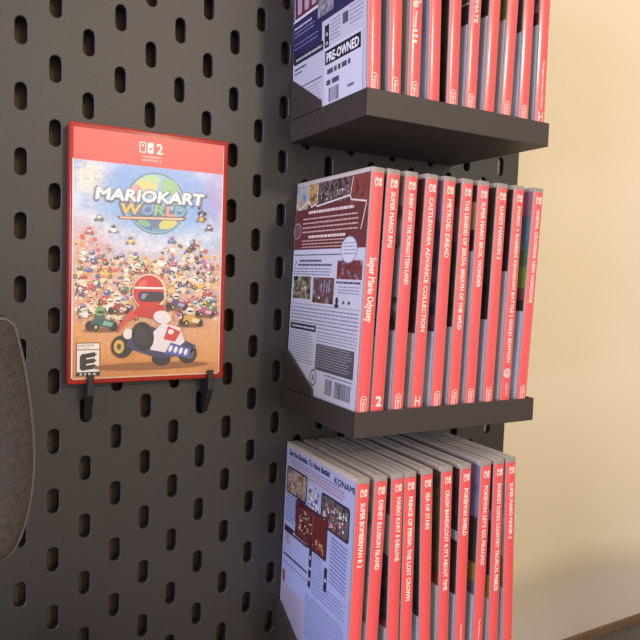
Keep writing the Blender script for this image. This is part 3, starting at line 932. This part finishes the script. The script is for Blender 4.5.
    # mid-ground karts either side
    def kart(u, v, k, body, trim, helmet, L, flip=1):
        s.ell(u, v - 3.4 * k, 11 * k, 1.3 * k, '#8a5a34', L)
        s.ell(u - 7 * k, v - 0.5 * k, 2.7 * k, 3.2 * k, '#2b272b', L + 0.2); s.ell(u + 7.5 * k, v - 1 * k, 3 * k, 3.4 * k, '#2b272b', L + 0.2)
        s.raw([(u - 7 * k, v + 0.5 * k), (u + 6 * k, v - 2 * k), (u + 8.5 * k, v + 1.6 * k), (u + 2 * k, v + 4.4 * k), (u - 5 * k, v + 4 * k)], body, L + 0.4)
        s.raw([(u + 0.5 * k, v), (u + 6 * k, v - 1 * k), (u + 7.4 * k, v + 1.2 * k), (u + 1.8 * k, v + 2.8 * k)], trim, L + 0.6)
        s.ell(u - 3.5 * k, v - 1.4 * k, 2.2 * k, 2.7 * k, '#26222a', L + 0.6); s.ell(u - 3.5 * k, v - 1.4 * k, 0.9 * k, 1.2 * k, '#d8c060', L + 0.8)
        s.ell(u - 1 * k, v + 5.5 * k, 3 * k, 3.2 * k, body, L + 0.5)
        s.ell(u - 1 * k, v + 9 * k, 3 * k, 3 * k, helmet, L + 0.8); s.rrect(u - 2.8 * k, v + 7.6 * k, u + 1.6 * k, v + 9.2 * k, 0.7 * k, '#3a3440', L + 1.0)
    kart(70, 52, 0.75, '#5a4a72', '#b8a8cc', '#efe6da', K + 2.0)
    kart(31, 49, 0.7, '#a84a44', '#e8d8c8', '#f2ece4', K + 3.2)
    kart(90, 47, 0.7, '#b85a8a', '#e8b8cc', '#e0b84a', K + 4.4)
    kart(80, 41, 0.85, '#d8a84a', '#f0e2b8', '#efe8e0', K + 5.6)
    kart(20, 39, 1.0, '#3d6a62', '#86b8a4', '#7ab06a', K + 6.8)
    # leading racer: plain red helmet, red-white-blue kart
    L = K + 9
    s.ell(54, 11, 40, 2.4, '#96602f', L)
    s.ell(33.5, 24.5, 7.0, 7.6, '#2c272b', L + 0.4); s.ell(31.3, 24.5, 3.4, 4.6, '#d9b25a', L + 0.8); s.ell(31.3, 24.5, 1.4, 2.0, '#5b4a34', L + 1.2)
    s.ell(78.5, 18.5, 6.4, 7.0, '#2a262c', L + 0.4); s.ell(80, 18.5, 3.0, 3.8, '#5b5860', L + 0.8)
    s.ell(60, 15.5, 6.2, 5.0, '#27242b', L + 0.4)
    s.raw([(36, 24), (58, 16), (80, 18), (84, 24), (70, 31), (52, 38), (40, 36)], '#3b3c66', L + 0.8)
    s.raw([(52, 22), (66, 19), (76, 27), (72, 37), (60, 40), (54, 34)], '#ece6ea', L + 1.2)
    s.raw([(61, 29), (69, 27), (73, 34), (64, 38)], '#d63e3e', L + 1.6); s.ell(66, 34, 2.0, 1.8, '#f4efe8', L + 2.0)
    s.raw([(62, 19), (79, 15.5), (81, 22), (66, 26.5)], '#5a64b0', L + 1.6)
    for k in range(4): s.ell(66 + k * 3.6, 22.4 - k * 0.9, 1.3, 2.4, '#f2eef2', L + 2.0, 12, -18)
    s.ell(47, 31, 7.4, 10.0, '#26222a', L + 2.0, 24, 10); s.ell(46, 31, 4.0, 6.2, '#37323a', L + 2.4, 20, 10)
    s.raw([(30, 33), (38, 42), (46, 45), (44, 50), (38, 48), (32, 40)], '#d9503f', L + 1.6)
    s.ell(37, 33, 3.2, 3.6, '#f0e6e0', L + 2.0)
    s.raw([(40, 46), (58, 42), (62, 52), (46, 54)], '#c8332f', L + 2.4)
    s.ell(60, 44, 6.2, 4.4, '#ece4e6', L + 2.8, 18, -15)
    s.ell(51, 61, 11.5, 12.5, '#f0d6b4', L + 2.0)
    s.ell(50.5, 61, 10.4, 11.4, '#cf322e', L + 2.8, 28); s.ell(46.5, 66.6, 3.2, 2.0, '#ea6a5c', L + 3.0, 14, 25)
    s.rrect(43.5, 54.5, 61, 61.5, 3.0, '#3a2e36', L + 3.2); s.raw([(46, 60), (50, 60), (47.5, 56), (45, 56.5)], '#8a93b0', L + 3.6)
    s.line((41, 63.8), (60.6, 63.8), 1.4, '#f2ece4', L + 3.2)
    # globe and title
    L = 2
    s.ell(55, 120.5, 20.2, 20.6, '#6f8a94', L, 40); s.ell(55, 120.5, 19.2, 19.6, '#8fc4dc', L + 1, 40)
    s.ell(48, 131, 8, 6, '#e8d486', L + 2, 16, 25); s.ell(41, 126, 4, 6.5, '#e2a2a0', L + 3, 14, -15); s.ell(64, 132, 6.4, 5.4, '#9cc890', L + 2, 14, -30); s.ell(52, 136.5, 6, 2.6, '#b9d8a0', L + 3, 14)
    s.raw([(56 + 18.6 * math.cos(math.radians(a)) - 1, 120.5 + 18.8 * math.sin(math.radians(a))) for a in range(188, 353, 8)], '#5d7aa0', L + 2)
    s.ell(63, 107.5, 6.5, 3.4, '#d2cf72', L + 4, 14, 20); s.ell(47, 107, 4.5, 2.2, '#86b890', L + 4, 14, -15); s.ell(56, 103, 4, 1.3, '#6aa0b4', L + 3)
    for dx, dy, c, l in ((0.5, -0.6, '#51545e', 9), (0, 0, '#8a8c92', 10)):
        s.text('MARIOKART', 52 + dx, 125.2 + dy, 8.6, c, L + l, length=73.0, rot=1.0, bold=0.075, shear=0.16)
    s.text('MARIOKART', 52, 125.2, 7.6, '#f6f2ee', L + 11, length=71, rot=1.0, bold=0.045, shear=0.16)
    for dx, dy, c, l in ((0.4, -0.6, '#4d5c68', 5), (0, 0, '#6c7c8a', 6)):
        s.text('WORLD', 52.5 + dx, 116.6 + dy, 8.4, c, L + l, length=45, rot=1.2, bold=0.06, shear=0.12)
    for ch, cu, w, c in (('W', 38.0, 12.6, '#f0c060'), ('O', 49.4, 7.6, '#78a4d4'), ('R', 57.6, 7.0, '#8cc48a'), ('L', 64.8, 5.6, '#e69a8c'), ('D', 71.4, 6.8, '#7cb4cc')):
        s.text(ch, cu, 116.3 + (cu - 52) * 0.02, 7.0, c, L + 8, length=w, bold=0.04, shear=0.12)
    s.raw([(29, 110.6), (76, 112.8), (74, 110.4), (31, 108.6)], '#8a5a4c', L + 7); s.raw([(30.5, 110.2), (74, 112.2), (72.6, 110.8), (32, 109.2)], '#f0c8a0', L + 8)
    # age rating box
    s.rect(4.6, 5.4, 19.6, 27.4, '#24211f', L); s.rect(5.1, 23.0, 19.1, 26.9, '#f3ece2', L + 1); s.rect(5.1, 8.2, 19.1, 22.5, '#f3ece2', L + 1)
    s.text('EVERYONE', 5.6, 25.6, 1.2, '#24211f', L + 2, length=10, align='l', bold=0.01); s.text('10+ / TOUS', 5.6, 23.9, 0.9, '#24211f', L + 2, length=7, align='l', bold=0.0)
    s.text('E', 12.2, 15.4, 9.6, '#24211f', L + 2, length=8.8, bold=0.07, rot=8, shear=0.15)
    s.text('E S R B', 12, 6.8, 1.5, '#f3ece2', L + 2, length=10, bold=0.02)
    return s.mesh('front_cover_insert', lambda u, v, w: (-52.75 + u, -11.06 - w, v), M_FILM)


droot = empty('game_case', W(60, 0, -221), 'red translucent game case facing front with kart racing cover, on two hooks', 'game case')
for nm, y0, y1 in (('front_shell', -11, -5.8), ('back_shell', -5.4, -0.3)):
    bm = bmesh.new(); box(bm, -52.75, 52.75, y0, y1, 0, 168, 1.4, 3)
    if nm == 'front_shell':
        for x0, x1 in ((-36, -8), (8, 40)): box(bm, x0, x1, -8.6, -7.8, 167.8, 168.5, 0.2, 1)
    me = mesh_from(bm, nm, M_REDCASE, True); me.set_sharp_from_angle(angle=math.radians(40))
    link(nm, me, droot)
bm = bmesh.new(); box(bm, -52.9, -51.9, -10.2, -1.2, 0.6, 167.4, 0.4, 2)
link('spine_hinge', mesh_from(bm, 'spine_hinge', M_REDCASE), droot)
tag(link('front_cover_insert', display_front(), droot), 'printed cover with red band and racing karts')

# ------------------------------------------------------------------ hooks that hold it
for x, lab in ((20.6, 'small black hook under the left corner of the displayed red case'), (102.0, 'small black hook under the right corner of the displayed red case')):
    root = empty('peg_hook', W(x, 0, -240), lab, 'hook', 'hooks under the displayed case')
    bm = bmesh.new()
    prism(bm, [(-0.1, -221.3), (-12.2, -221.3), (-12.4, -214.6), (-14.6, -214.6), (-14.6, -228.5), (-2.2, -246.8), (-0.1, -246.8)], 'x', -2.1, 2.1, 0.3)
    link('hook_body', mesh_from(bm, 'hook_body', M_HOOK), root, Vector((0, 0, 240)) * 0.001)
    bm = bmesh.new()
    box(bm, -1.9, 1.9, -0.4, 4.6, -245, -236, 0.3, 1); box(bm, -1.9, 1.9, 4.5, 6.5, -245, -229, 0.3, 1)
    link('locking_tab', mesh_from(bm, 'locking_tab', M_HOOK), root, Vector((0, 0, 240)) * 0.001)

# ------------------------------------------------------------------ chair head-rest at the left edge
YC = -150.0
right = [(-33.5, -168.4), (-31.2, -177), (-28.6, -190), (-26.6, -205), (-25.2, -221), (-25.2, -237), (-27.6, -254), (-31.4, -265.5), (-34.6, -270.4)]
cx = -128.0
outl = [(-42, -167.0)] + right + [(-42, -272.3)]
loop = outl + [(2 * cx - x, z) for x, z in outl[::-1]]
# smooth the outline once
def chaikin(p):
    o = []
    for i in range(len(p)):
        a, b = p[i], p[(i + 1) % len(p)]
        o += [(a[0] * .75 + b[0] * .25, a[1] * .75 + b[1] * .25), (a[0] * .25 + b[0] * .75, a[1] * .25 + b[1] * .75)]
    return o
loop = chaikin(loop)
ch = empty('desk_chair', W(cx, YC + 60, -Z0), 'grey fabric chair headrest pad with rounded corner at the left edge', 'chair')
off = -Vector((cx, YC + 60, -Z0)) * 0.001
bm = bmesh.new()
cz = -219.5
prof = [(0.80, -6.0), (0.93, -4.6), (0.985, -2.2), (1.0, 0.0), (1.0, 34), (0.96, 38), (0.85, 40)]
rings = []
for k, y in prof:
    ring_ = []
    for x, z in loop:
        d = Vector((x - cx, z - cz)); L_ = d.length
        q = d * ((L_ - (1 - k) * 55) / L_)
        ring_.append(bm.verts.new((cx + q.x, YC + y, cz + q.y)))
    rings.append(ring_)
for A, B in zip(rings, rings[1:]):
    for i in range(len(A)):
        j = (i + 1) % len(A)
        bm.faces.new((A[i], A[j], B[j], B[i]))
bm.faces.new(rings[0]); bm.faces.new(rings[-1][::-1])
link('headrest_pad', mesh_from(bm, 'headrest_pad', M_FABRIC, True), ch, off)
bm = bmesh.new(); tube(bm, [(x, YC + 0.5, z) for x, z in loop], 0.9, 8, True)
link('piping', mesh_from(bm, 'piping', M_PIPE, True), ch, off)
bm = bmesh.new(); tube(bm, [(cx, YC + 36, -219), (cx, YC + 62, -240), (cx, YC + 66, -420)], 11, 14)
link('headrest_stem', mesh_from(bm, 'headrest_stem', M_CHAIR, True), ch, off)
bm = bmesh.new(); box(bm, cx - 190, cx + 190, YC + 30, YC + 66, -900, -400, 16, 3)
link('backrest', mesh_from(bm, 'backrest', M_FABRIC, True), ch, off)
bm = bmesh.new(); box(bm, cx - 220, cx + 220, YC - 420, YC + 40, -900, -820, 24, 3)
link('seat', mesh_from(bm, 'seat', M_FABRIC, True), ch, off)
bm = bmesh.new(); tube(bm, [(cx, YC - 190, -830), (cx, YC - 190, -1230)], 26, 16)
link('column', mesh_from(bm, 'column', M_CHAIR, True), ch, off)
for k in range(5):
    a = math.radians(90 + 72 * k + 36)
    bm = bmesh.new()
    e = (cx + 215 * math.cos(a), YC - 190 + 215 * math.sin(a))
    tube(bm, [(cx, YC - 190, -1205), (e[0], e[1], -1250)], 15, 10)
    tube(bm, [(e[0], e[1], -1250), (e[0], e[1], -Z0 + 0.5)], 14, 12)
    link('leg', mesh_from(bm, 'leg', M_CHAIR, True), ch, off)

# ------------------------------------------------------------------ cabinet by the wall, lower right corner
cb = empty('cabinet', W(800, -180, -Z0), 'dark grey speckled low cabinet top against the wall in the lower right corner', 'cabinet')
off = -Vector((800, -180, -Z0)) * 0.001
TOP = -548.0
bm = bmesh.new(); box(bm, 440, 1110, -400, WALL_Y - 0.3, TOP - 22, TOP, 1.5, 2)
link('top_panel', mesh_from(bm, 'top_panel', M_DESK), cb, off)
bm = bmesh.new(); box(bm, 440, 1110, WALL_Y - 3.4, WALL_Y - 0.3, TOP, TOP + 10.5, 0.6, 2)
tag(link('back_rail', mesh_from(bm, 'back_rail', M_RAIL), cb, off), 'thin brown rail along the wall')
bm = bmesh.new(); box(bm, 450, 1100, -385, WALL_Y - 0.3, -Z0 + 0.5, TOP - 22, 2, 2)
link('body', mesh_from(bm, 'body', M_RAIL), cb, off)
for x0, x1 in ((453, 774), (776, 1097)):
    bm = bmesh.new(); box(bm, x0, x1, -402, -385, -Z0 + 60, TOP - 30, 2, 2)
    d = link('door', mesh_from(bm, 'door', M_RAIL), cb, off)
    bm = bmesh.new(); box(bm, (x0 + x1) / 2 - 50, (x0 + x1) / 2 + 50, -416, -402, -700, -690, 3, 2)
    link('handle', mesh_from(bm, 'handle', M_HOOK), d)

# unseen box added past the right edge of the view to shade the wall
bx_ = empty('shade_caster', W(540, -374, TOP), 'unseen box with rounded lid, added to shade the wall, on the low cabinet', 'box')
bm = bmesh.new(); box(bm, 452, 684, -386, -362, 0.2, 262, 6, 2)
link('box_body', mesh_from(bm, 'box_body', M_DESK), bx_, -Vector((540, -374, 0)) * 0.001)
bm = bmesh.new()
prism(bm, [(446, 262), (690, 262), (690, 272), (676, 284), (640, 296), (590, 304), (550, 306), (510, 304), (465, 298), (446, 284)], 'y', -390, -358, 2)
link('lid', mesh_from(bm, 'lid', M_DESK), bx_, -Vector((540, -374, 0)) * 0.001)
